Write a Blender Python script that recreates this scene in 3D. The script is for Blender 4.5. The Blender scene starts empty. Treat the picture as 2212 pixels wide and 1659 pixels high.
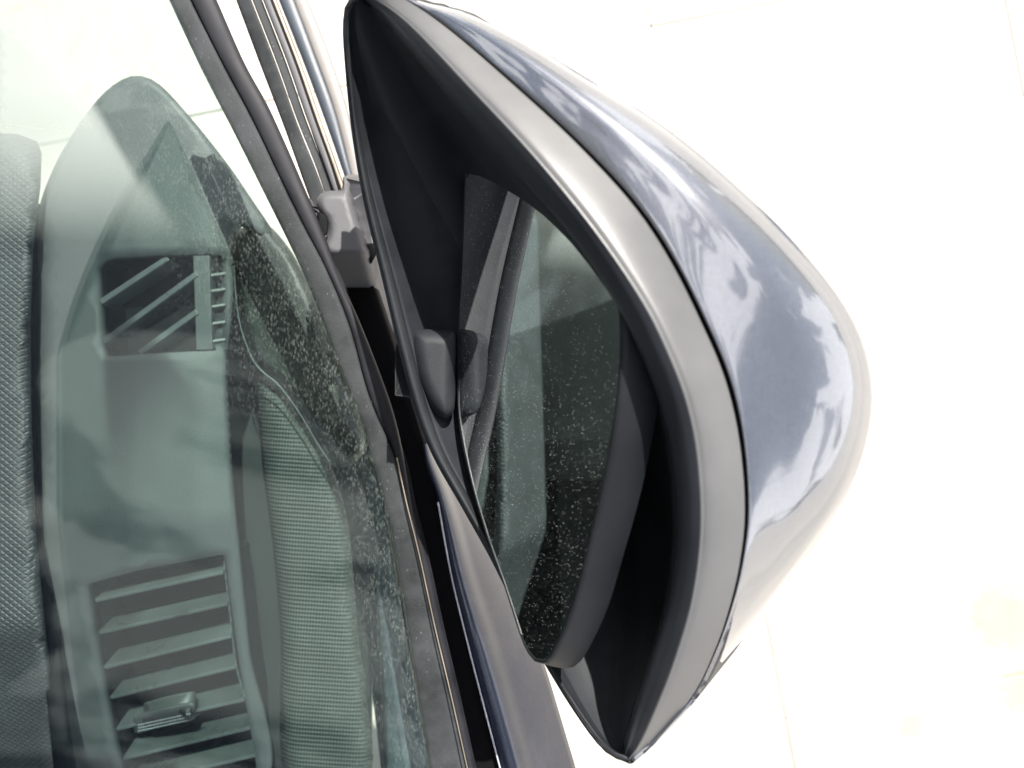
import bpy, bmesh, math, random
from mathutils import Vector
from mathutils.geometry import delaunay_2d_cdt
random.seed(7)
S = bpy.context.scene
R = math.radians
# ------------------------------------------------------------------ camera
CAM_H = 1.30
cam = bpy.data.cameras.new('camera'); cam_o = bpy.data.objects.new('camera', cam)
S.collection.objects.link(cam_o); cam_o.location = (0, 0, CAM_H)
cam.lens = 26; cam.sensor_width = 36; cam.clip_start = 0.01; cam.clip_end = 200
cam.dof.use_dof = True; cam.dof.focus_distance = 0.37; cam.dof.aperture_fstop = 9
S.camera = cam_o
# ------------------------------------------------------------------ light
SUN_EL, SUN_AZ = 51, 18            # azimuth measured from +Y towards +X
w = bpy.data.worlds.new('World'); S.world = w; w.use_nodes = True
nt = w.node_tree; bg = nt.nodes['Background']
sky = nt.nodes.new('ShaderNodeTexSky'); sky.sky_type = 'NISHITA'; sky.sun_disc = False
sky.sun_elevation = R(SUN_EL); sky.sun_rotation = R(SUN_AZ); sky.dust_density = 3.0; sky.air_density = 1.0; sky.ozone_density = 0.6
tc = nt.nodes.new('ShaderNodeTexCoord'); cn = nt.nodes.new('ShaderNodeTexNoise'); cn.inputs['Scale'].default_value = 3.2; cn.inputs['Detail'].default_value = 8; cn.inputs['Roughness'].default_value = .55; cn.inputs['Distortion'].default_value = .6
nt.links.new(tc.outputs['Generated'], cn.inputs[0]); cr = nt.nodes.new('ShaderNodeValToRGB'); cr.color_ramp.elements[0].position = .515; cr.color_ramp.elements[1].position = .55
nt.links.new(cn.outputs[0], cr.inputs[0]); cm = nt.nodes.new('ShaderNodeMixRGB'); cm.inputs[2].default_value = (19, 19, 19.5, 1)
nt.links.new(cr.outputs[0], cm.inputs[0]); nt.links.new(sky.outputs[0], cm.inputs[1]); nt.links.new(cm.outputs[0], bg.inputs[0]); bg.inputs[1].default_value = 0.055
sl = bpy.data.lights.new('sun', 'SUN'); sl.energy = 4.4; sl.angle = R(0.5); sl.color = (1, .955, .88)
so = bpy.data.objects.new('sun', sl); S.collection.objects.link(so)
sd = Vector((math.sin(R(SUN_AZ))*math.cos(R(SUN_EL)), math.cos(R(SUN_AZ))*math.cos(R(SUN_EL)), math.sin(R(SUN_EL))))
so.rotation_euler = sd.to_track_quat('Z', 'Y').to_euler(); so.location = sd*3
S.view_settings.view_transform = 'Standard'; S.view_settings.look = 'None'
S.view_settings.gamma = 1; S.view_settings.exposure = 1.85
S.cycles.max_bounces = 12; S.cycles.transparent_max_bounces = 16

# ------------------------------------------------------------------ helpers
K = 36/26/2212
def at(x, y, d):                    # point seen at (x, y) of the 2212x1659 photograph, d metres below the lens
    return Vector(((x-1106)*K*d, -(y-829.5)*K*d, CAM_H-d))
def spl(pts, n, closed=False):      # resampled Catmull-Rom through pts (tuples), n points even in length
    pts = [Vector(p) for p in pts]; m = len(pts); out = []
    rng = m if closed else m-1
    for i in range(rng):
        if closed: a, b, c, e = pts[(i-1) % m], pts[i], pts[(i+1) % m], pts[(i+2) % m]
        else: a, b, c, e = pts[max(i-1, 0)], pts[i], pts[i+1], pts[min(i+2, m-1)]
        for k in range(12):
            t = k/12
            out.append(.5*((2*b)+(c-a)*t+(2*a-5*b+4*c-e)*t*t+(3*b-a-3*c+e)*t**3))
    out.append(pts[0].copy() if closed else pts[-1].copy())
    L = [0]
    for i in range(1, len(out)): L.append(L[-1]+(out[i]-out[i-1]).length)
    res = []; j = 0; N = n if closed else n-1
    for k in range(n):
        s = L[-1]*k/N
        while j < len(L)-2 and L[j+1] < s: j += 1
        f = (s-L[j])/max(L[j+1]-L[j], 1e-9); res.append(out[j].lerp(out[j+1], min(max(f, 0), 1)))
    return res
def link(name, me, mat, parent=None, smooth=True):
    o = bpy.data.objects.new(name, me); S.collection.objects.link(o)
    if mat: me.materials.append(mat)
    if parent: o.parent = parent
    if smooth:
        for p in me.polygons: p.use_smooth = True
    return o
def mesh(name, vs, fs, mat, parent=None, smooth=True):
    me = bpy.data.meshes.new(name); me.from_pydata([tuple(v) for v in vs], [], fs); me.update()
    return link(name, me, mat, parent, smooth)
def fixn(o, up=True):               # make normals consistent, facing the lens side
    bm = bmesh.new(); bm.from_mesh(o.data)
    bmesh.ops.recalc_face_normals(bm, faces=bm.faces)
    bm.to_mesh(o.data); bm.free()
def solid(o, t, off=-1):
    m = o.modifiers.new('thick', 'SOLIDIFY'); m.thickness = t; m.offset = off; m.use_even_offset = False; return o
def bev(o, wd, seg=3):
    m = o.modifiers.new('bevel', 'BEVEL'); m.width = wd; m.segments = seg; m.limit_method = 'ANGLE'; m.angle_limit = R(35); return o
def autosm(o, ang=40):
    me = o.data
    for p in me.polygons: p.use_smooth = True
    m = me
    bm = bmesh.new(); bm.from_mesh(me)
    for e in bm.edges:
        if len(e.link_faces) == 2 and e.calc_face_angle(0) > R(ang): e.smooth = False
    bm.to_mesh(me); bm.free()
def facing(vs, fs):                 # flip faces so that they look at the lens
    c = Vector((0, 0, CAM_H)); out = []
    for f in fs:
        a, b, d = (Vector(vs[f[0]]), Vector(vs[f[1]]), Vector(vs[f[2]]))
        n = (b-a).cross(d-a)
        out.append(f if n.dot(c-a) >= 0 else tuple(reversed(f)))
    return out
def grid(name, rows, mat, parent, thick=0, closed=False, face=True):
    nr, nc = len(rows), len(rows[0]); vs = [v for r in rows for v in r]; fs = []
    for i in range(nr-1+(1 if closed else 0)):
        for j in range(nc-1):
            a, b = i*nc+j, i*nc+j+1; c, d = ((i+1) % nr)*nc+j+1, ((i+1) % nr)*nc+j
            fs.append((a, b, c, d))
    if face:                        # orient the whole sheet by majority
        cc = Vector((0, 0, CAM_H)); s = 0
        for f in fs:
            a, b, c = vs[f[0]], vs[f[1]], vs[f[2]]; s += (b-a).cross(c-a).normalized().dot((cc-a).normalized())
        if s < 0: fs = [tuple(reversed(f)) for f in fs]
    o = mesh(name, vs, fs, mat, parent)
    if thick: solid(o, thick)
    return o
def inside(p, poly):
    x, y = p; c = False; n = len(poly)
    for i in range(n):
        x1, y1 = poly[i][:2]; x2, y2 = poly[(i+1) % n][:2]
        if (y1 > y) != (y2 > y) and x < (x2-x1)*(y-y1)/(y2-y1)+x1: c = not c
    return c
def pdist(p, poly):
    best = 1e9; n = len(poly)
    for i in range(n):
        ax, ay = poly[i][:2]; bx, by = poly[(i+1) % n][:2]
        dx, dy = bx-ax, by-ay; L = dx*dx+dy*dy or 1e-9
        t = min(max(((p[0]-ax)*dx+(p[1]-ay)*dy)/L, 0), 1)
        best = min(best, math.hypot(p[0]-ax-t*dx, p[1]-ay-t*dy))
    return best
def sheet(name, outline, holes, step, depth, mat, parent, thick=0, edge=None):
    """triangulated sheet of an outline with holes; depth(x, y) gives its lie; edge=(r_px, drop) rounds it off"""
    pts = []; edges = []
    for loop in [outline]+holes:
        s = len(pts)
        for p in loop: pts.append(Vector((p[0], p[1])))
        edges += [(s+i, s+(i+1) % len(loop)) for i in range(len(loop))]
    xs = [p[0] for p in outline]; ys = [p[1] for p in outline]
    y = min(ys)+step/2; k = 0
    while y < max(ys):
        x = min(xs)+step/2+(k % 2)*step/2
        while x < max(xs):
            if inside((x, y), outline) and not any(inside((x, y), h) for h in holes):
                if min(pdist((x, y), h) for h in [outline]+holes) > step*.35: pts.append(Vector((x, y)))
            x += step
        y += step*.87; k += 1
    if edge:
        loop = spl([(p[0], p[1], 0) for p in outline], max(24, int(len(outline)*1.0)), True) if len(outline) >= 40 else spl([(p[0], p[1], 0) for p in outline], 90, True)
        nl = len(loop)
        keep = pts[:sum(len(l) for l in [outline]+holes)]; inner = [p for p in pts[len(keep):] if pdist(p, outline) > edge[0]*1.15]
        for q in (.06, .18, .36, .6, .85, 1.08):
            for i in range(nl):
                t_ = loop[(i+1) % nl]-loop[i-1]; L_t = math.hypot(t_.x, t_.y) or 1
                for sg in (1, -1):
                    c_ = (loop[i].x-sg*t_.y/L_t*edge[0]*q, loop[i].y+sg*t_.x/L_t*edge[0]*q)
                    if inside(c_, outline) and abs(pdist(c_, outline)-edge[0]*q) < edge[0]*.04 and not any(inside(c_, h) or pdist(c_, h) < step*.3 for h in holes): keep.append(Vector(c_))
        pts = keep+inner
    vo, eo, fo, _, _, _ = delaunay_2d_cdt(pts, edges, [], 0, 1e-4)
    vs = []
    for v in vo:
        d = depth(v.x, v.y)
        if edge:
            q = min(pdist((v.x, v.y), outline)/edge[0], 1); d += edge[1]*(1-math.sqrt(max(0, 1-(1-q)**2)))
        vs.append(at(v.x, v.y, d))
    fs = []
    for f in fo:
        cx = sum(vo[i].x for i in f)/len(f); cy = sum(vo[i].y for i in f)/len(f)
        if inside((cx, cy), outline) and not any(inside((cx, cy), h) for h in holes): fs.append(tuple(f))
    o = mesh(name, vs, facing(vs, fs), mat, parent)
    if thick: solid(o, thick)
    return o
def strip(name, left, right, mat, parent, nu=8, nv=50, dome=0.0, thick=.004):
    """band between two edges given as (x, y, depth); dome lifts its middle"""
    a, b = spl(left, nv), spl(right, nv); rows = []
    for u in range(nu+1):
        t = u/nu; up = dome*math.sqrt(max(0, 1-(2*t-1)**2))
        rows.append([at(*(lambda q: (q.x, q.y, q.z-up))(p.lerp(q_, t))) for p, q_ in zip(a, b)])
    return grid(name, rows, mat, parent, thick)
def tube(name, pts, r, mat, parent, n=60, k=8, closed=False):
    c = spl([tuple(p) for p in pts], n, closed); rows = []
    for i, p in enumerate(c):
        t = (c[(i+1) % n]-c[i-1]) if closed else (c[min(i+1, n-1)]-c[max(i-1, 0)]); t.normalize()
        s = t.cross(Vector((0, 0, 1)));
        if s.length < 1e-3: s = Vector((1, 0, 0))
        s.normalize(); u = s.cross(t)
        rows.append([p+r*(math.cos(2*math.pi*j/k)*s+math.sin(2*math.pi*j/k)*u) for j in range(k+1)])
    return grid(name, rows, mat, parent, 0, closed, face=False)
def beam(name, p, q, up, wd, ht, mat, parent, bevel=.0003):
    """thin blade from p to q; ht runs along up"""
    t = (q-p).normalized(); up = (up-t*up.dot(t)).normalized(); s = t.cross(up)
    vs = [e+s*wd*a/2+up*ht*b for e in (p, q) for a, b in ((-1, -1), (1, -1), (1, 0), (-1, 0))]
    o = mesh(name, vs, [(0, 1, 2, 3), (7, 6, 5, 4), (0, 4, 5, 1), (1, 5, 6, 2), (2, 6, 7, 3), (3, 7, 4, 0)], mat, parent, False)
    fixn(o); bev(o, bevel, 2); return o

# ------------------------------------------------------------------ materials
def node_mat(name):
    m = bpy.data.materials.new(name); m.use_nodes = True
    return m, m.node_tree, m.node_tree.nodes['Principled BSDF']
def N(t, kind, **kw):
    n = t.nodes.new(kind)
    for k, v in kw.items():
        if k.startswith('i_'): n.inputs[k[2:].replace('_', ' ')].default_value = v
        else: setattr(n, k, v)
    return n
def ramp(t, fac, stops):
    r = t.nodes.new('ShaderNodeValToRGB'); e = r.color_ramp.elements
    while len(e) < len(stops): e.new(.5)
    for q, (p, c) in zip(e, stops): q.position = p; q.color = c if len(c) == 4 else (*c, 1)
    t.links.new(fac, r.inputs[0]); return r
def coords(t, scale=(1, 1, 1), rot=(0, 0, 0)):
    g = t.nodes.new('ShaderNodeTexCoord'); m = t.nodes.new('ShaderNodeMapping')
    m.inputs['Scale'].default_value = scale; m.inputs['Rotation'].default_value = rot
    t.links.new(g.outputs['Object'], m.inputs[0]); return m.outputs[0]
def plastic(name, col, rough=.5, grain=1500, bump=.25, dust=0.0, spec=.5, dist=.0003, dustcol=(.27, .285, .30), dustscale=(1, 1, 1), drot=(0, 0, 0), dsz=350, wear=.35):
    m, t, b = node_mat(name); v = coords(t)
    n1 = N(t, 'ShaderNodeTexNoise', i_Scale=grain, i_Detail=3); t.links.new(v, n1.inputs[0])
    n2 = N(t, 'ShaderNodeTexNoise', i_Scale=25, i_Detail=6, i_Roughness=.65); t.links.new(v, n2.inputs[0])
    lo = tuple(c*(1-wear) for c in col); hi = tuple(min(1, c*(1+wear)) for c in col)
    r = ramp(t, n2.outputs[0], [(.3, lo), (.7, hi)]); cout = r.outputs[0]
    if dust:
        v2 = coords(t, dustscale, drot)
        sp = N(t, 'ShaderNodeTexVoronoi', i_Scale=dsz); sp.distance = 'EUCLIDEAN'; t.links.new(v2, sp.inputs[0])
        n3 = N(t, 'ShaderNodeTexNoise', i_Scale=dsz*.35, i_Detail=4); t.links.new(v2, n3.inputs[0])
        a = ramp(t, sp.outputs['Distance'], [(.06, (1, 1, 1)), (.2, (0, 0, 0))])
        bb = ramp(t, n3.outputs[0], [(.48, (0, 0, 0)), (.62, (1, 1, 1))])
        mu = N(t, 'ShaderNodeMath', operation='MULTIPLY'); t.links.new(a.outputs[0], mu.inputs[0]); t.links.new(bb.outputs[0], mu.inputs[1])
        film_haze = ramp(t, n2.outputs[0], [(.35, (0, 0, 0)), (.75, (.35, .35, .35))])
        ad = N(t, 'ShaderNodeMath', operation='ADD', use_clamp=True); t.links.new(mu.outputs[0], ad.inputs[0]); t.links.new(film_haze.outputs[0], ad.inputs[1])
        m2 = N(t, 'ShaderNodeMath', operation='MULTIPLY'); m2.inputs[1].default_value = dust; t.links.new(ad.outputs[0], m2.inputs[0])
        mx = N(t, 'ShaderNodeMixRGB'); mx.inputs[2].default_value = (*dustcol, 1)
        t.links.new(m2.outputs[0], mx.inputs[0]); t.links.new(cout, mx.inputs[1]); cout = mx.outputs[0]
    t.links.new(cout, b.inputs['Base Color'])
    rr = ramp(t, n2.outputs[0], [(.3, (rough*.85,)*3), (.7, (min(1, rough*1.15),)*3)]); t.links.new(rr.outputs[0], b.inputs['Roughness'])
    b.inputs['Specular IOR Level'].default_value = spec
    bp = N(t, 'ShaderNodeBump', i_Strength=bump, i_Distance=dist); t.links.new(n1.outputs[0], bp.inputs['Height'])
    t.links.new(bp.outputs[0], b.inputs['Normal'])
    return m
def paint(name, col, flake=.5, rough=.32, coat=1.0, metal=.55):
    m, t, b = node_mat(name); v = coords(t)
    f = N(t, 'ShaderNodeTexVoronoi', i_Scale=2600); t.links.new(v, f.inputs[0])
    sep = N(t, 'ShaderNodeSeparateColor'); t.links.new(f.outputs['Color'], sep.inputs[0])
    r = ramp(t, sep.outputs[0], [(.2, tuple(c*(1-flake*.6) for c in col)), (.9, tuple(min(1, c*(1+flake*1.6)) for c in col))])
    d = N(t, 'ShaderNodeTexNoise', i_Scale=14, i_Detail=7, i_Roughness=.7); t.links.new(v, d.inputs[0])
    dr = ramp(t, d.outputs[0], [(.45, (0, 0, 0)), (.8, (.10, .10, .10))])
    mx = N(t, 'ShaderNodeMixRGB'); mx.inputs[2].default_value = (.3, .3, .31, 1)
    t.links.new(dr.outputs[0], mx.inputs[0]); t.links.new(r.outputs[0], mx.inputs[1]); t.links.new(mx.outputs[0], b.inputs['Base Color'])
    b.inputs['Metallic'].default_value = metal; b.inputs['Roughness'].default_value = rough
    b.inputs['Coat Weight'].default_value = coat; b.inputs['Coat Roughness'].default_value = .055; b.inputs['Coat IOR'].default_value = 1.75
    return m
def tinted(name, tint, dust=.5, aniso=(1, .35, 1), rot=0.4, gloss=.30, dark=1.0):
    """tinted window glass, dusty: clear to light, Fresnel reflection, specks of dried dust, painted reflection veil"""
    m = bpy.data.materials.new(name); m.use_nodes = True; t = m.node_tree; t.nodes.clear()
    out = t.nodes.new('ShaderNodeOutputMaterial')
    tr = N(t, 'ShaderNodeBsdfTransparent'); tr.inputs[0].default_value = (*tint, 1)
    gl = N(t, 'ShaderNodeBsdfGlossy'); gl.inputs['Roughness'].default_value = .0; gl.inputs['Color'].default_value = (.95, 1, .98, 1)
    fr = N(t, 'ShaderNodeFresnel'); fr.inputs[0].default_value = 1.5
    mg = N(t, 'ShaderNodeMath', operation='MULTIPLY'); mg.inputs[1].default_value = gloss; t.links.new(fr.outputs[0], mg.inputs[0])
    mx = N(t, 'ShaderNodeMixShader'); t.links.new(mg.outputs[0], mx.inputs[0]); t.links.new(tr.outputs[0], mx.inputs[1]); t.links.new(gl.outputs[0], mx.inputs[2])
    v = coords(t, aniso, (0, 0, rot))
    sp = N(t, 'ShaderNodeTexVoronoi', i_Scale=800); t.links.new(v, sp.inputs[0])
    n3 = N(t, 'ShaderNodeTexNoise', i_Scale=170, i_Detail=5, i_Roughness=.65); t.links.new(v, n3.inputs[0])
    n4 = N(t, 'ShaderNodeTexNoise', i_Scale=14, i_Detail=6, i_Roughness=.7); t.links.new(v, n4.inputs[0])
    a = ramp(t, sp.outputs['Distance'], [(.05, (1, 1, 1)), (.55, (0, 0, 0))])
    bb = ramp(t, n3.outputs[0], [(.40, (0, 0, 0)), (.62, (1, 1, 1))])
    mu = N(t, 'ShaderNodeMath', operation='MULTIPLY'); t.links.new(a.outputs[0], mu.inputs[0]); t.links.new(bb.outputs[0], mu.inputs[1])
    film_haze = ramp(t, n4.outputs[0], [(.3, (.0, .0, .0)), (.8, (.16, .16, .16))])
    ad = N(t, 'ShaderNodeMath', operation='ADD', use_clamp=True); t.links.new(mu.outputs[0], ad.inputs[0]); t.links.new(film_haze.outputs[0], ad.inputs[1])
    at_ = N(t, 'ShaderNodeAttribute'); at_.attribute_name = 'dirt_veil'
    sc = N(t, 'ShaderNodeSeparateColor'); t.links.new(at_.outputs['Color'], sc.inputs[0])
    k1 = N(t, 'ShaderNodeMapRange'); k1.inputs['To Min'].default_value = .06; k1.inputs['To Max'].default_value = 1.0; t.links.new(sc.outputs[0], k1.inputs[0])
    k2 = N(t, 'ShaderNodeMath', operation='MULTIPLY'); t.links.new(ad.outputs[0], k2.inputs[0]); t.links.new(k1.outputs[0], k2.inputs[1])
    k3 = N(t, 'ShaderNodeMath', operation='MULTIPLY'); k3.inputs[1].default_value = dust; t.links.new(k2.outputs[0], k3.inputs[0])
    k4 = N(t, 'ShaderNodeMath', operation='MULTIPLY'); k4.inputs[1].default_value = .78; t.links.new(sc.outputs[1], k4.inputs[0])  # second channel: painted veil in place of a bright reflection
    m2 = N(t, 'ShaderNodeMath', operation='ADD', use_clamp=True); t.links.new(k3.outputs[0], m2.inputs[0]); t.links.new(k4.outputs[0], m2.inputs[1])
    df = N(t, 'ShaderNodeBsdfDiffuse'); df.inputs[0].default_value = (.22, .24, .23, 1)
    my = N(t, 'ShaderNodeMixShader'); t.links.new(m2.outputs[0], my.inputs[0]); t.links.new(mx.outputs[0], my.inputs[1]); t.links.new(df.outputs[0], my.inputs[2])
    t.links.new(my.outputs[0], out.inputs[0]); return m
def mirror_mat():
    m, t, b = node_mat('mirror_silver'); v = coords(t, (1, 2.2, 1), (0, 0, .2))
    b.inputs['Metallic'].default_value = 1; b.inputs['Roughness'].default_value = .012; b.inputs['Base Color'].default_value = (.82, .86, .86, 1)
    sp = N(t, 'ShaderNodeTexVoronoi', i_Scale=620); t.links.new(v, sp.inputs[0])
    n3 = N(t, 'ShaderNodeTexNoise', i_Scale=160, i_Detail=5); t.links.new(v, n3.inputs[0])
    a = ramp(t, sp.outputs['Distance'], [(.06, (1, 1, 1)), (.2, (0, 0, 0))]); bb = ramp(t, n3.outputs[0], [(.38, (0, 0, 0)), (.52, (1, 1, 1))])
    mu = N(t, 'ShaderNodeMath', operation='MULTIPLY'); t.links.new(a.outputs[0], mu.inputs[0]); t.links.new(bb.outputs[0], mu.inputs[1])
    m2 = N(t, 'ShaderNodeMath', operation='MULTIPLY'); m2.inputs[1].default_value = .5; t.links.new(mu.outputs[0], m2.inputs[0])
    df = N(t, 'ShaderNodeBsdfDiffuse'); df.inputs[0].default_value = (.8, .85, .8, 1)  # pale specks: own dust plus painted reflection of the window's specks
    mx = N(t, 'ShaderNodeMixShader'); t.links.new(m2.outputs[0], mx.inputs[0]); t.links.new(b.outputs[0], mx.inputs[1]); t.links.new(df.outputs[0], mx.inputs[2])
    t.links.new(mx.outputs[0], t.nodes['Material Output'].inputs[0]); return m
def patterned(name, col, kind):
    """dash skin with a pressed diamond lattice, or ribbed woven door cloth"""
    m, t, b = node_mat(name)
    if kind == 'diamond':
        h = []
        for s in (1, -1):
            v = coords(t, (1, 1, 1), (0, 0, s*R(52)))
            wv = N(t, 'ShaderNodeTexWave', i_Scale=92, i_Distortion=.0); wv.wave_type = 'BANDS'; t.links.new(v, wv.inputs[0]); h.append(wv.outputs['Fac'])
        mi = N(t, 'ShaderNodeMath', operation='MINIMUM'); t.links.new(h[0], mi.inputs[0]); t.links.new(h[1], mi.inputs[1]); hh = mi.outputs[0]
        rm = ramp(t, hh, [(.0, (0, 0, 0)), (.45, (1, 1, 1))]); hh = rm.outputs[0]; ds = .0007
    else:
        v = coords(t, (1, 1, 1), (0, 0, R(4)))
        w1 = N(t, 'ShaderNodeTexWave', i_Scale=105, i_Distortion=.4); w1.bands_direction = 'Y'; t.links.new(v, w1.inputs[0])
        w1.inputs['Detail Scale'].default_value = 6
        w2 = N(t, 'ShaderNodeTexWave', i_Scale=150, i_Distortion=.5); w2.bands_direction = 'X'; t.links.new(v, w2.inputs[0])
        k = N(t, 'ShaderNodeMath', operation='MULTIPLY'); k.inputs[1].default_value = .45; t.links.new(w2.outputs['Fac'], k.inputs[0])
        ad = N(t, 'ShaderNodeMath', operation='ADD'); t.links.new(w1.outputs['Fac'], ad.inputs[0]); t.links.new(k.outputs[0], ad.inputs[1]); hh = ad.outputs[0]; ds = .0006
    n = N(t, 'ShaderNodeTexNoise', i_Scale=40, i_Detail=5); t.links.new(coords(t), n.inputs[0])
    r = ramp(t, n.outputs[0], [(.3, tuple(c*.75 for c in col)), (.7, tuple(c*1.25 for c in col))]); t.links.new(r.outputs[0], b.inputs['Base Color'])
    b.inputs['Roughness'].default_value = .6
    bp = N(t, 'ShaderNodeBump', i_Strength=.8, i_Distance=ds); t.links.new(hh, bp.inputs['Height']); t.links.new(bp.outputs[0], b.inputs['Normal'])
    return m
def stone(name, col, seed):
    m, t, b = node_mat(name); v = coords(t, (1, 1, 1), (0, 0, seed))
    n = N(t, 'ShaderNodeTexNoise', i_Scale=2.2+seed, i_Detail=9, i_Roughness=.6, i_Distortion=1.4); t.links.new(v, n.inputs[0])
    r = ramp(t, n.outputs[0], [(.3, tuple(c*.86 for c in col)), (.6, col)])
    n2 = N(t, 'ShaderNodeTexNoise', i_Scale=3.1, i_Detail=10, i_Roughness=.65, i_Distortion=2.5); t.links.new(v, n2.inputs[0])
    vein = ramp(t, n2.outputs[0], [(.492, (0, 0, 0)), (.5, (1, 1, 1)), (.508, (0, 0, 0))])
    mx = N(t, 'ShaderNodeMixRGB', blend_type='MIX'); mx.inputs[2].default_value = (.3, .22, .12, 1)
    mm = N(t, 'ShaderNodeMath', operation='MULTIPLY'); mm.inputs[1].default_value = .45; t.links.new(vein.outputs[0], mm.inputs[0])
    t.links.new(mm.outputs[0], mx.inputs[0]); t.links.new(r.outputs[0], mx.inputs[1])
    n5 = N(t, 'ShaderNodeTexNoise', i_Scale=7, i_Detail=8, i_Roughness=.7); t.links.new(v, n5.inputs[0])
    st = ramp(t, n5.outputs[0], [(.62, (0, 0, 0)), (.72, (.5, .5, .5))])
    my = N(t, 'ShaderNodeMixRGB'); my.inputs[2].default_value = (.42, .33, .16, 1)
    t.links.new(st.outputs[0], my.inputs[0]); t.links.new(mx.outputs[0], my.inputs[1])
    col_ = my.outputs[0]; ge = t.nodes.new('ShaderNodeNewGeometry')
    for cx, cy, rad in ((.86, -.41, .15), (.90, -.54, .10), (.70, -.60, .06)):
        vd = N(t, 'ShaderNodeVectorMath', operation='DISTANCE'); vd.inputs[1].default_value = (cx, cy, 0); t.links.new(ge.outputs['Position'], vd.inputs[0])
        mr = N(t, 'ShaderNodeMapRange'); mr.inputs['From Max'].default_value = rad; mr.inputs['To Min'].default_value = 1; mr.inputs['To Max'].default_value = 0; t.links.new(vd.outputs['Value'], mr.inputs[0])
        nn = N(t, 'ShaderNodeTexNoise', i_Scale=48, i_Detail=9, i_Roughness=.7, i_Distortion=1.5); t.links.new(ge.outputs['Position'], nn.inputs[0])
        mm2 = N(t, 'ShaderNodeMath', operation='MULTIPLY'); t.links.new(mr.outputs[0], mm2.inputs[0]); t.links.new(nn.outputs[0], mm2.inputs[1])
        rs = ramp(t, mm2.outputs[0], [(.17, (0, 0, 0)), (.34, (.6, .6, .6))])
        mz = N(t, 'ShaderNodeMixRGB'); mz.inputs[2].default_value = (.21, .155, .09, 1); t.links.new(rs.outputs[0], mz.inputs[0]); t.links.new(col_, mz.inputs[1]); col_ = mz.outputs[0]
    t.links.new(col_, b.inputs['Base Color']); b.inputs['Roughness'].default_value = .55
    return m

M_black = plastic('textured_black_plastic', (.012, .0135, .017), .5, 2200, .35, spec=.3)
M_rim = plastic('satin_grey_plastic', (.062, .062, .063), .44, 2600, .25, wear=.12)
M_lip = plastic('shaded_rim_plastic', (.014, .016, .020), .52, 2200, .2, spec=.35, wear=.12)  # rim plastic darkened, shade of the inner lip put into its colour
M_cav = plastic('dull_black_moulding', (.012, .0135, .016), .6, 1800, .4, spec=.22)
M_seal = plastic('rubber_seal', (.008, .008, .0105), .62, 2000, .2, dust=.03, spec=.2)
M_dusty = plastic('dusty_rubber', (.012, .0135, .015), .7, 900, .5, spec=.2, dust=.22, dustscale=(1, .55, 1), drot=(0, 0, .42), dsz=420)
M_mount = plastic('grained_mount_plastic', (.046, .046, .051), .62, 1600, .35, wear=.15)
M_dash = plastic('grained_dash_plastic', (.034, .038, .040), .62, 1300, .6, dist=.0004, wear=.1)
M_vent = plastic('vent_plastic', (.034, .038, .04), .42, 1500, .2)
M_slat = plastic('smooth_louvre_plastic', (.045, .05, .052), .3, 1500, .1)
M_bezel = plastic('dark_bezel_plastic', (.005, .006, .0075), .5, 1800, .3, spec=.2)
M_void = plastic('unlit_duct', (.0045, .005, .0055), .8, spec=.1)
M_gap = plastic('shaded_gap', (.002, .002, .0025), .85, spec=.08)  # near-black colour stands in for shade in the shut line
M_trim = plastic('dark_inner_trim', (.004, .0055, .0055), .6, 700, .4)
M_bluetrim = plastic('blue_grey_trim', (.04, .052, .062), .6, 900, .3)
M_diamond = patterned('diamond_grain_skin', (.021, .024, .027), 'diamond')
M_cloth = patterned('ribbed_door_cloth', (.013, .0165, .015), 'ribs')
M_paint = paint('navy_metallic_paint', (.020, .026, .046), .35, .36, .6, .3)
M_door = paint('shaded_navy_paint', (.013, .017, .032), .45, .42, .35, .35)  # darker navy copy, shade on the door put into its colour
M_cap = paint('blue_grey_metallic_paint', (.082, .088, .102), .15, .27)
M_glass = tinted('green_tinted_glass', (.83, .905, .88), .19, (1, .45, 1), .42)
M_panel_lit = plastic('lit_panel_plastic', (.15, .142, .135), .6, 900, .3, wear=.12)  # sunlit tone of the wing panel, light put into the colour
M_panel_shade = plastic('shaded_panel_plastic', (.03, .038, .05), .5, 900, .3, wear=.12)  # shadowed tone of the same panel, shade put into the colour
M_gasket = plastic('pale_brass_line', (.13, .11, .085), .35)
M_mirror = mirror_mat()
M_bright = plastic('polished_lip', (.35, .36, .4), .25)

# ------------------------------------------------------------------ ground
g = bpy.data.objects.new('ground', None)
gm = bpy.data.meshes.new('ground')
gm.from_pydata([(-60, -60, -.0035), (60, -60, -.0035), (60, 60, -.0035), (-60, 60, -.0035)], [], [(0, 1, 2, 3)])
ground = link('ground', gm, plastic('joint_mortar', (.40, .375, .34), .9, 200, .3), None, False); ground['kind'] = 'structure'
bpy.data.objects.remove(g)
mats = [stone('cream_stone', (.32, .303, .278), .3), stone('pale_stone', (.335, .318, .292), 1.1), stone('warm_stone', (.325, .304, .272), 2.0)]
sm = {}
SW = .62
for mi, mt in enumerate(mats):
    bm = bmesh.new(); bmesh.ops.create_cube(bm, size=1)
    bmesh.ops.scale(bm, vec=(SW-.002, SW-.002, .03), verts=bm.verts); bmesh.ops.bevel(bm, geom=bm.edges[:], offset=.001, segments=1, affect='EDGES')
    me = bpy.data.meshes.new('slab'); bm.to_mesh(me); bm.free(); me.materials.append(mt); sm[mi] = me
ang = R(11)
for i in range(-4, 6):
    for j in range(-4, 5):
        o = bpy.data.objects.new('slab', sm[(i*2+j*5) % 3]); S.collection.objects.link(o); o.parent = ground
        x, y = (i+.08)*SW, (j+.42)*SW
        o.location = (x*math.cos(ang)-y*math.sin(ang), x*math.sin(ang)+y*math.cos(ang), -.0145+random.uniform(-.001, .001))
        o.rotation_euler = (0, 0, ang)

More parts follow.
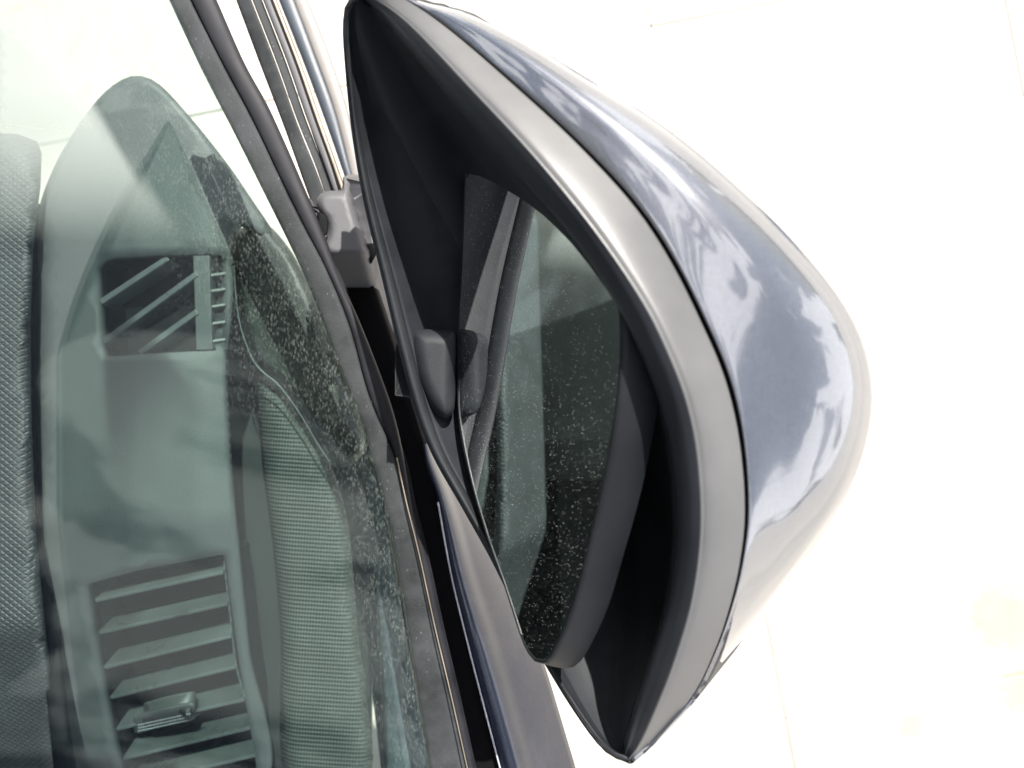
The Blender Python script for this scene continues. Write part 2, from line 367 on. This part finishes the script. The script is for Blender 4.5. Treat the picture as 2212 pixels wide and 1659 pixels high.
# ------------------------------------------------------------------ the car
car = bpy.data.objects.new('car', None); S.collection.objects.link(car)
car['label'] = 'dark blue car with folded side mirror beside its dusty green tinted window'; car['category'] = 'car'

# ---- wing mirror
NS = 72
T, E = (785, -14), (1357, 1641)
Lc = [(*T, .300), (757, 6, .305), (748, 45, .31), (750, 120, .318), (765, 280, .33), (790, 430, .337), (830, 600, .343), (868, 760, .347), (903, 890, .35),
      (940, 985, .352), (1000, 1090, .352), (1062, 1200, .348), (1112, 1300, .343), (1152, 1380, .338), (1190, 1445, .333), (1240, 1525, .325), (1290, 1595, .315), (1325, 1628, .309), (*E, .305)]
Bc = [(*T, .300), (840, 15, .287), (900, 65, .276), (1000, 170, .262), (1150, 330, .247), (1280, 490, .240), (1390, 650, .237), (1450, 770, .237), (1490, 880, .239),
      (1512, 1000, .242), (1517, 1150, .247), (1497, 1300, .256), (1455, 1440, .270), (1415, 1540, .285), (1382, 1610, .299), (*E, .305)]
Ac = [(788, -2, .304), (830, 34, .293), (880, 98, .285), (1000, 238, .271), (1130, 382, .258), (1245, 515, .251), (1335, 655, .248), (1395, 780, .248), (1432, 880, .250),
      (1455, 1000, .253), (1463, 1150, .258), (1446, 1290, .268), (1405, 1430, .281), (1372, 1530, .294), (1352, 1602, .304), (1350, 1630, .308)]
Cc = [(800, -34, .292), (880, 0, .282), (980, 70, .271), (1120, 190, .258), (1250, 310, .250), (1370, 440, .246), (1450, 560, .245), (1520, 700, .245), (1570, 820, .246),
      (1600, 950, .248), (1612, 1100, .252), (1600, 1220, .258), (1573, 1330, .266), (1540, 1420, .275), (1497, 1505, .286), (1420, 1590, .299), (1362, 1641, .306)]
Dc = [(805, -50, .298), (900, 0, .284), (1000, 25, .274), (1130, 85, .265), (1260, 163, .259), (1400, 248, .256), (1520, 338, .255), (1640, 447, .257), (1740, 550, .262), (1820, 650, .269),
      (1868, 745, .276), (1887, 850, .281), (1872, 960, .285), (1825, 1080, .288), (1752, 1190, .293), (1680, 1285, .297), (1605, 1380, .300), (1550, 1445, .302), (1497, 1505, .304), (1445, 1560, .306), (1400, 1610, .307), (1362, 1642, .307)]
L_, B_, A_, C_, D_ = [spl(c, NS) for c in (Lc, Bc, Ac, Cc, Dc)]
f_ = lambda v: at(v.x, v.y, v.z)
def off(curve, dx, dy, dd): return [Vector((p.x+dx, p.y+dy, p.z+dd)) for p in curve]
def mix(a, b, t, dd=0, prof=None):
    return [p.lerp(q, t)+Vector((0, 0, dd*(math.sin(math.pi*i/(NS-1))**.6 if prof is None else prof(i)))) for i, (p, q) in enumerate(zip(a, b))]
def section_smooth(ctrl, n):        # spline across the control curves, station by station
    cols = [spl([tuple(c[i]) for c in ctrl], n) for i in range(NS)]
    return [[f_(cols[i][k]) for i in range(NS)] for k in range(n)]
def sm_loft(name, ctrl, n, mat, parent, thick):
    return grid(name, section_smooth(ctrl, n), mat, parent, thick)
# housing shell = part; its pieces are sub-parts
U1 = mix(D_, L_, .12, .040); U2 = mix(D_, L_, .5, .085); U3 = mix(D_, L_, .85, .045)
housing = sm_loft('side_mirror', [mix(C_, D_, .03, .004), mix(C_, D_, .5, .012), mix(D_, L_, .02, .008), U1, U2, U3, off(L_, 0, 0, .003)], 40, M_black, car, .0015)
housing['label'] = 'folded wing mirror in grey plastic and blue paint'
# rim: lip edge rolled from the cavity out to the seam
inner_lip = sm_loft('inner_lip', [off(A_, -4, 4, .014), A_, mix(A_, B_, .45, -.0030), mix(A_, B_, .93, -.0012)], 18, M_lip, housing, .002)
rim = sm_loft('rim', [mix(A_, B_, .90, -.0010), mix(A_, B_, .97, -.0012), B_, mix(B_, C_, .18, -.0016), mix(B_, C_, .5, -.0016), mix(B_, C_, .97, 0)], 40, M_rim, housing, .002)
rim2 = sm_loft('seam', [mix(B_, C_, .96, .0016), mix(B_, C_, 1.0, .0035), mix(C_, D_, .03, .004)], 6, M_void, housing, .001)
def pr(up, lo):                     # crisp outer edge on the forward half, rolled under towards the hinge end
    def f(i):
        t = i/(NS-1); k = min(1, max(0, (t-.38)/.25)); k = k*k*(3-2*k)
        return (up*(1-k)+lo*k)*math.sin(math.pi*t)**.6
    return f
cap = sm_loft('cap', [mix(C_, D_, .012, .0022), mix(C_, D_, .014, .0004), mix(C_, D_, .06, -.002), mix(C_, D_, .30, 1, pr(-.006, -.006)), mix(C_, D_, .6, 1, pr(-.0095, -.010)), mix(C_, D_, .86, 1, pr(-.0065, -.0105)), mix(C_, D_, .978, 1, pr(-.0016, -.0055)), D_, mix(D_, L_, .03, .020)], 60, M_cap, housing, .0015)
# lower lip (left side of the opening)
lip = sm_loft('lower_lip', [off(L_, 3, 0, .004), L_, [p+Vector((10*math.sin(math.pi*i/(NS-1)), 0, -.001)) for i, p in enumerate(L_)],
                            [p+Vector((22*math.sin(math.pi*i/(NS-1)), 0, .003)) for i, p in enumerate(L_)],
                            [p+Vector((26*math.sin(math.pi*i/(NS-1)), 0, .012)) for i, p in enumerate(L_)]], 14, M_cav, housing, .001)
pc = lambda i: math.sin(math.pi*i/(NS-1))**.85
LI = [p+Vector((24*math.sin(math.pi*i/(NS-1)), 0, .008)) for i, p in enumerate(L_)]
cav = sm_loft('cavity', [off(A_, -3, 3, .012), mix(A_, LI, .10, .050, pc), mix(A_, LI, .35, .085, pc), mix(A_, LI, .65, .068, pc), mix(A_, LI, .92, .022, pc), LI], 36, M_cav, housing, .001)
# glass: flat, faces the window
g0, g1, g2 = at(1000, 400, .353), at(995, 1100, .361), at(1337, 760, .2585)
gn = (g1-g0).cross(g2-g0).normalized()
CAMP = Vector((0, 0, CAM_H))
if gn.dot(CAMP-g0) < 0: gn = -gn
def on_plane(x, y, p0=g0, n=gn):
    r = at(x, y, 1)-CAMP; return CAMP+r*((p0-CAMP).dot(n)/r.dot(n))
go = spl([(1012, 235), (1007, 330), (1003, 450), (998, 580), (991, 720), (993, 900), (1018, 1030), (1052, 1150), (1092, 1265), (1126, 1370), (1145, 1410), (1168, 1426), (1195, 1405), (1240, 1300), (1273, 1170),
          (1305, 1030), (1330, 880), (1340, 760), (1336, 660), (1310, 560), (1240, 440), (1150, 330), (1060, 240), (1030, 222)], 120, True) if False else None
go = spl([(x, y, 0) for x, y in [(1012, 235), (1007, 330), (1003, 450), (998, 580), (991, 720), (993, 900), (1018, 1030), (1052, 1150), (1092, 1265), (1126, 1370), (1145, 1410), (1168, 1426), (1195, 1405), (1240, 1300), (1273, 1170),
          (1305, 1030), (1330, 880), (1340, 760), (1336, 660), (1310, 560), (1240, 440), (1150, 330), (1060, 240), (1030, 222)]], 120, True)
ring = [on_plane(p.x, p.y) for p in go]
mg = mesh('mirror_glass', ring+[p-gn*.002 for p in ring], [tuple(range(120))]+[(i, (i+1) % 120, 120+(i+1) % 120, 120+i) for i in range(120)], M_mirror, housing, False)
fixn(mg)
cen = sum(ring, Vector())/120
def grow(p, s, b): 
    o_ = (p-cen); o_ -= gn*o_.dot(gn); return p+o_.normalized()*s-gn*b
prof = [(-.0003, .0004), (.0002, -.0004), (.0012, -.0003), (.0024, .002), (.0055, .009), (.006, .014)]
tray = grid('glass_bezel', [[grow(p, s, b) for s, b in prof] for p in ring], M_bezel, housing, 0, True, face=False); fixn(tray)
back = mesh('backing_tray', [grow(p, .006, .014) for p in ring], [tuple(range(120))], M_void, housing, False)
# glint along the left edge of the glass, put in as a thin bead
tube('edge_glint', [on_plane(x, y)+gn*.0002 for x, y in [(993, 820), (994, 900), (1019, 1030), (1053, 1150), (1093, 1265), (1127, 1370)]], .00012, M_slat, housing, 80, 6)
# hinge knuckle inside the mirror's mouth
def pill(name, outline, d0, r, drop, mat, parent, thick=.01, step=9, dx=None):
    ol = [(p.x, p.y) for p in spl([(x, y, 0) for x, y in outline], 60, True)]
    return sheet(name, ol, [], step, dx or (lambda x, y: d0), mat, parent, thick, (r, drop))
pill('hinge_knuckle', [(890, 735), (897, 716), (925, 710), (960, 712), (985, 722), (985, 800), (982, 880), (960, 905), (930, 880), (905, 830), (893, 780)], .352, 30, .012, M_cav, housing, .03)

# ---- mirror foot on the door
mo = [(683, 440), (690, 420), (712, 412), (738, 410), (740, 384), (748, 378), (771, 377), (780, 390), (800, 470), (822, 560), (850, 660), (880, 760), (903, 850), (915, 920), (912, 970), (875, 972), (850, 950),
      (825, 880), (790, 780), (757, 700), (725, 620), (704, 570), (696, 530), (707, 505), (705, 480), (692, 462)]
foot = sheet('mirror_foot', [(p.x, p.y) for p in spl([(x, y, 0) for x, y in mo], 110, True)], [], 9, lambda x, y: .417+(max(0, y-545)**1.0)*.0005+(lambda q: .0009*q if q > 18 else .0009*q*q/36)(max(0, x-(738+(y-400)*.27))), M_mount, car, .03, (16, .010))
pill('notch_shade', [(690, 462), (697, 462), (706, 472), (707, 498), (700, 512), (694, 505), (688, 480)], .4135, 4, .001, M_void, foot, .003, 5)  # black patch laid on the foot, painted shade of a notch

# ---- window seal and strips
def wl(px, d): return [(x, y, d if not callable(d) else d(y)) for x, y in px]
dS = lambda y: .405+max(0, y)*.00001
duL = [(340, -60), (366, 0), (436, 150), (508, 290), (575, 425), (622, 520), (668, 620), (722, 760), (765, 870), (805, 990), (838, 1120), (862, 1251), (890, 1430), (930, 1680)]
duR = [(385, -60), (411, 0), (478, 134), (545, 260), (612, 400), (655, 487), (705, 583), (755, 705), (797, 855), (853, 989), (876, 1094), (902, 1200), (937, 1361), (970, 1500), (1010, 1680)]
blR = [(440, -60), (468, 0), (527, 134), (577, 225), (619, 316), (654, 397), (696, 510), (698, 521), (737, 627), (784, 752), (830, 870), (880, 975), (905, 1080), (930, 1180), (962, 1300), (985, 1400), (1020, 1550), (1050, 1700)]
strip('dusty_glass_run', wl(duL, dS), wl(duR, dS), M_dusty, car, 8, 90, .0008, .004)
sealR = [(440, -60), (468, 0), (527, 134), (577, 225), (619, 316), (654, 397), (698, 500), (735, 600), (775, 690), (815, 790), (850, 890), (872, 985), (890, 1094), (910, 1200), (945, 1361), (978, 1500), (1018, 1680)]
strip('window_seal', wl(duR, lambda y: dS(y)+.002), wl(sealR, lambda y: dS(y)+.003), M_seal, car, 10, 90, .0028, .006)
strip('trim_line', wl([(x+2, y) for x, y in duR if y > 980], lambda y: .409), wl([(x+5.5, y) for x, y in duR if y > 980], lambda y: .409), M_gasket, car, 4, 60, .0006, .0006)
# deep shut line between glass and door skin, its shade painted near-black
strip('shut_line_shade', wl([(700, 480), (780, 720), (850, 960), (890, 1140), (935, 1361), (1010, 1700)], .455), wl([(760, 480), (840, 720), (915, 960), (950, 1100), (1005, 1340), (1090, 1700)], .455), M_gap, car, 4, 50, 0, .02)
# pillar strips ahead of the mirror foot
strip('dusty_pillar_strip', wl([(487, -60), (510, 0), (560, 134), (612, 270), (655, 390), (684, 470)], .452), wl([(520, -60), (543, 0), (595, 134), (640, 260), (680, 360), (712, 450)], .450), M_dusty, car, 8, 60, .0006, .004)
strip('dusty_pillar_strip', wl([(523, -60), (545, 0), (597, 134), (642, 260), (682, 360), (712, 450)], .450), wl([(543, -60), (566, 0), (618, 134), (660, 255), (696, 350), (728, 440)], .452), M_dusty, car, 6, 60, .0005, .004)
strip('pillar_moulding', wl([(545, -60), (568, 0), (620, 134), (662, 255), (698, 350), (732, 445)], .448), wl([(563, -60), (586, 0), (638, 134), (680, 255), (714, 350), (741, 430)], .448), M_mount, car, 8, 60, .0012, .006)
strip('chrome_line', wl([(566, -60), (588, 0), (640, 134), (682, 255), (716, 350), (742, 425)], .4465), wl([(571, -60), (593, 0), (645, 134), (687, 255), (721, 350), (745, 425)], .446), M_gasket, car, 4, 60, .0008, .003)
strip('wing_panel_shaded', wl([(570, -80), (602, 0), (655, 134), (700, 255), (735, 355), (760, 430), (830, 650), (900, 900)], .53), wl([(607, -80), (640, 0), (690, 134), (728, 240), (757, 355), (777, 430), (840, 650), (910, 900)], .53), M_panel_shade, car, 12, 60, .004, .006)  # left part of the panel, its cast shadow painted as a dark strip
strip('wing_panel_lit', wl([(601, -80), (633, 0), (684, 134), (722, 240), (752, 355), (772, 430), (836, 650), (905, 900)], .528), wl([(630, -80), (665, 0), (705, 100), (745, 215), (775, 330), (805, 430), (880, 650), (940, 900)], .528), M_panel_lit, car, 12, 60, .003, .006)  # right part of the same panel, painted in its sunlit tone

# ---- door skin under the mirror
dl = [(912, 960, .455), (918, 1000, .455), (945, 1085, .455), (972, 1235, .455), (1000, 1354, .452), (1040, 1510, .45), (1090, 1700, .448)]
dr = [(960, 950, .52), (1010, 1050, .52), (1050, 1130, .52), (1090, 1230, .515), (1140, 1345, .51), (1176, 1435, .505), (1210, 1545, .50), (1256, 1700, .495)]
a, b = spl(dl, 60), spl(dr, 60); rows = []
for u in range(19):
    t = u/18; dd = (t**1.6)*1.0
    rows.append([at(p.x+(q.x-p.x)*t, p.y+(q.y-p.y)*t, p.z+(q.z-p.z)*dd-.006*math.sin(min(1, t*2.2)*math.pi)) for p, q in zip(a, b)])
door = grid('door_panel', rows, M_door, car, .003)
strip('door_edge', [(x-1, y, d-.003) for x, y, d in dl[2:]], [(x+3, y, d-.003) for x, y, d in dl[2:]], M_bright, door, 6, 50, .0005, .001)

# ---- window glass
gd = lambda x, y: .300+.085*((x+250)/(1000))**1.0 + .00000*(y)
glo = [(-300, -200), (280, -200)]+[(x+4, y) for x, y in duL]+[(945, 1720), (-300, 1720)]
def gdepth(x, y):
    e = 0
    edge = (y+0)*.0 
    # straight across from the roof side down to the belt seal
    xs = 372+(max(y, -200))*.385
    t = (x+300)/(xs+300)
    return .285+(.400-.285)*min(max(t, 0), 1.05)
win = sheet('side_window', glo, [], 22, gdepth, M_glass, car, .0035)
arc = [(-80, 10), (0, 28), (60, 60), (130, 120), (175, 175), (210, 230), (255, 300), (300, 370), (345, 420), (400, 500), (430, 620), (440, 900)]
seal_line = [(x, y) for x, y in duL]
da = win.data.color_attributes.new('dirt_veil', 'FLOAT_COLOR', 'POINT')
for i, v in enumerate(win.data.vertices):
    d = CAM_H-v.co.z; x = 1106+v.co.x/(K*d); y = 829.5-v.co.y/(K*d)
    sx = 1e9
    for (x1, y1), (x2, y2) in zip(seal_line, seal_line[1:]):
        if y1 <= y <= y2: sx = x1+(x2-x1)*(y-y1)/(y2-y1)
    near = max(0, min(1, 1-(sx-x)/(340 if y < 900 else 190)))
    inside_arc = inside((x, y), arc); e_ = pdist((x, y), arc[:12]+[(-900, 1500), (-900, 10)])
    film_haze = min(1, e_/22) if inside((x, y), arc[:12]+[(-900, 1500), (-900, 10)]) else 0
    film_haze *= max(0, min(1, (520-y)/330))**1.2*max(0, min(1, (x+30)/35))  # haze of a bright reflection painted inside the arc, fading downwards
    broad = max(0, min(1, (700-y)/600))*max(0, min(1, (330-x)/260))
    da.data[i].color = (near, film_haze, 0, 1)

# ---- dashboard seen through the glass
dash_d = lambda x, y: .500+max(0, (y-1120))*.00010+max(0, x-430)*.00010+max(0, 95-x)*.0009
do = [(78, 1700), (150, 1700), (128, 1560), (108, 1400), (92, 1200), (80, 1000), (74, 820), (74, 600), (80, 470), (108, 380), (150, 300), (205, 222), (250, 180), (295, 163), (345, 183), (415, 258), (490, 352), (545, 432), (592, 505),
      (575, 520), (520, 490), (504, 545), (508, 620), (500, 700), (492, 790), (496, 900), (505, 1050), (520, 1200), (540, 1400), (565, 1700)]
do = do[1:]
v1 = [(208, 576), (222, 562), (240, 557), (345, 551), (470, 548), (490, 560), (492, 640), (490, 752), (480, 757), (340, 763), (240, 770), (224, 768), (218, 740), (212, 650)]
v2 = [(183, 1272), (188, 1262), (300, 1232), (480, 1198), (487, 1203), (497, 1290), (515, 1420), (545, 1600), (562, 1698), (265, 1698), (240, 1600), (212, 1450), (192, 1340)]
do = [(p.x, p.y) for p in spl([(x, y, 0) for x, y in do], 170, True)]
dash = sheet('dashboard', do, [v1, v2], 24, dash_d, M_dash, car, .012, (15, .005))
leftpanel = [(-260, 285), (-40, 284), (40, 290), (80, 305), (90, 330), (88, 400), (78, 480), (72, 540), (66, 700), (68, 900), (78, 1150), (100, 1380), (118, 1530), (140, 1700), (-260, 1700)]
lp = sheet('padded_dash_top', leftpanel, [], 26, lambda x, y: .482+max(0, (y-1350))*.00022, M_diamond, car, .01, (22, .010))
strip('dash_joint', wl([(60, 440), (56, 700), (60, 900), (72, 1200), (100, 1500), (120, 1710)], .515), wl([(98, 440), (92, 700), (96, 900), (108, 1200), (130, 1500), (160, 1710)], .515), M_void, car, 2, 40, 0, .006)
# demister outlet
def well(name, loop, dfun, depth, mat, parent):
    top = [at(x, y, dfun(x, y)+.004) for x, y in loop]; n = len(loop)
    bot = [p+Vector((0, 0, -depth)) for p in top]
    cc = sum(top, Vector())/n
    vs = top+bot
    o = mesh(name, vs, [(i, (i+1) % n, n+(i+1) % n, n+i) for i in range(n)]+[tuple(range(n, 2*n))], mat, parent, False)
    return solid(o, .001, 1)
UP = Vector((0, 0, 1))
dv = well('demister_vent', v1, dash_d, .035, M_void, car)
def rib(name, p, q, mat, parent, wd=.0022, ht=.012, lift=0, lean=(0, .0, 1)):
    return beam(name, at(p[0], p[1], dash_d(*p)+.002-lift), at(q[0], q[1], dash_d(*q)+.002-lift), Vector(lean), wd, ht, mat, parent, .0006)
for p, q in [((214, 690), (418, 572)), ((222, 780-6), (482, 605)), ]: pass
for p, q in [((216, 652), (362, 556)), ((222, 738), (425, 590)), ((300, 762), (425, 672))]:
    rib('vane', p, q, M_slat, dv, .0042, .014, 0, (.3, .5, 1))
rib('divider', (434, 552), (441, 756), M_dash, dv, .011, .012, 0)
for y in (592, 626, 660, 697, 735):
    rib('fin', (452, y+2), (488, y-3), M_vent, dv, .0022, .01, 0, (0, .4, 1))
# face vent with louvres and a slider
fv = well('face_vent', v2, dash_d, .045, M_void, car)
lv = [((205, 1298), (481, 1237)), ((213, 1368), (490, 1305)), ((224, 1443), (499, 1375)), ((238, 1508), (510, 1441)), ((251, 1576), (527, 1512)), ((266, 1640), (540, 1573)), ((280, 1698), (552, 1632))]
for p, q in lv:
    o = rib('slat', p, q, M_slat, fv, .0026, .024, 0, (-.05, -.22, 1))
sl_ = sheet('slider', [(p.x, p.y) for p in spl([(x, y, 0) for x, y in [(288, 1552), (292, 1545), (350, 1528), (412, 1517), (421, 1521), (421, 1548), (414, 1556), (360, 1568), (300, 1584), (290, 1580)]], 50, True)], [], 6, lambda x, y: dash_d(x, y)-.004+max(0, (y-(1590-.17*x)))*.0003, M_vent, fv, .012, (9, .005))
# grip dots on the slider, one joined part
bm = bmesh.new()
for r_ in range(3):
    for c_ in range(22):
        x = 300+c_*5.2; y = 1562-r_*0+r_*6.5-(x-300)*.22+4
        d = dash_d(x, y)-.0046
        m_ = bmesh.ops.create_icosphere(bm, subdivisions=1, radius=.00045); bmesh.ops.translate(bm, verts=m_['verts'], vec=at(x, y, d))
me = bpy.data.meshes.new('grip_dots'); bm.to_mesh(me); bm.free(); gdots = link('grip_dots', me, M_bright, fv); gdots['kind'] = 'stuff'

# ---- door trim seen through the glass
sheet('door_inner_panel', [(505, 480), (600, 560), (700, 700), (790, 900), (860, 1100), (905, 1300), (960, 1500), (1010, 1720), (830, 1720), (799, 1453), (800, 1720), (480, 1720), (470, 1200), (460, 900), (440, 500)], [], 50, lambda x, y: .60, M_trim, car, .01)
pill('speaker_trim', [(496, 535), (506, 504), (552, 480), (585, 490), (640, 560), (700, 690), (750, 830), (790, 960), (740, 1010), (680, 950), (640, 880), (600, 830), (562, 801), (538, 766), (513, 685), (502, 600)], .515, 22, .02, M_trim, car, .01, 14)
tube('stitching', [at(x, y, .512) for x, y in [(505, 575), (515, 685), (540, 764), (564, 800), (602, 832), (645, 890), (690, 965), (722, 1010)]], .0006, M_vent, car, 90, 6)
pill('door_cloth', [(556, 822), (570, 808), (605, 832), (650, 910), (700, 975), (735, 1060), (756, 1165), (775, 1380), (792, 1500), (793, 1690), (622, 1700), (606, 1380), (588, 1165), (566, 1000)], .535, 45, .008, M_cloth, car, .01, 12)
strip('armrest_edge', wl([(806, 1000), (812, 1150), (815, 1337), (825, 1500), (832, 1720)], .50), wl([(822, 1030), (850, 1200), (872, 1340), (905, 1520), (940, 1720)], .49), M_bluetrim, car, 8, 40, .006, .01)

# ---- the cabin round it, with added blockers (seen in the mirror and through the glass)
def box(name, lo, hi, mat, parent, b=.01):
    x0, y0, z0 = lo; x1, y1, z1 = hi
    vs = [(x, y, z) for x in (x0, x1) for y in (y0, y1) for z in (z0, z1)]
    o = mesh(name, vs, [(0, 1, 3, 2), (4, 6, 7, 5), (0, 4, 5, 1), (2, 3, 7, 6), (0, 2, 6, 4), (1, 5, 7, 3)], mat, parent, False); fixn(o); bev(o, b, 3); return o
box('unseen_roof', (-1.62, -1.9, 1.335), (-.10, .18, 1.36), M_paint, car, .015)  # added out of view, edges placed to shade cabin and dash
box('headliner', (-1.58, -1.86, 1.315), (-.12, .16, 1.334), M_bluetrim, car, .008)
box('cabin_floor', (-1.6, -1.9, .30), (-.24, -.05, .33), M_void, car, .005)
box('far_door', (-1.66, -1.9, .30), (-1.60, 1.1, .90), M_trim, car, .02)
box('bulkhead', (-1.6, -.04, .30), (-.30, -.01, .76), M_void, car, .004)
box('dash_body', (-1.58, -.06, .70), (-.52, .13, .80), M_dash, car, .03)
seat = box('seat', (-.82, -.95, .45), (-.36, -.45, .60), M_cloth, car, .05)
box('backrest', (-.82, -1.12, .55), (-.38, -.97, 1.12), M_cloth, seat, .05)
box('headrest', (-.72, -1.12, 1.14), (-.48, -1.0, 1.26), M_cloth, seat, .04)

box('mirror_blocker_far', (-1.655, -1.9, .905), (-1.61, 1.1, 1.33), M_void, car, .004)  # added opaque dark panel, closes off the bright view in the mirror

box('mirror_blocker_cabin', (-1.45, -.12, .74), (-.44, .42, 1.10), M_trim, car, .05)  # block added out of view to darken the mirror's reflection

box('mirror_blocker_front', (-1.55, .44, .78), (-.80, 1.9, .97), M_paint, car, .06)  # slab added out of view, hides bright ground and sky from the mirror
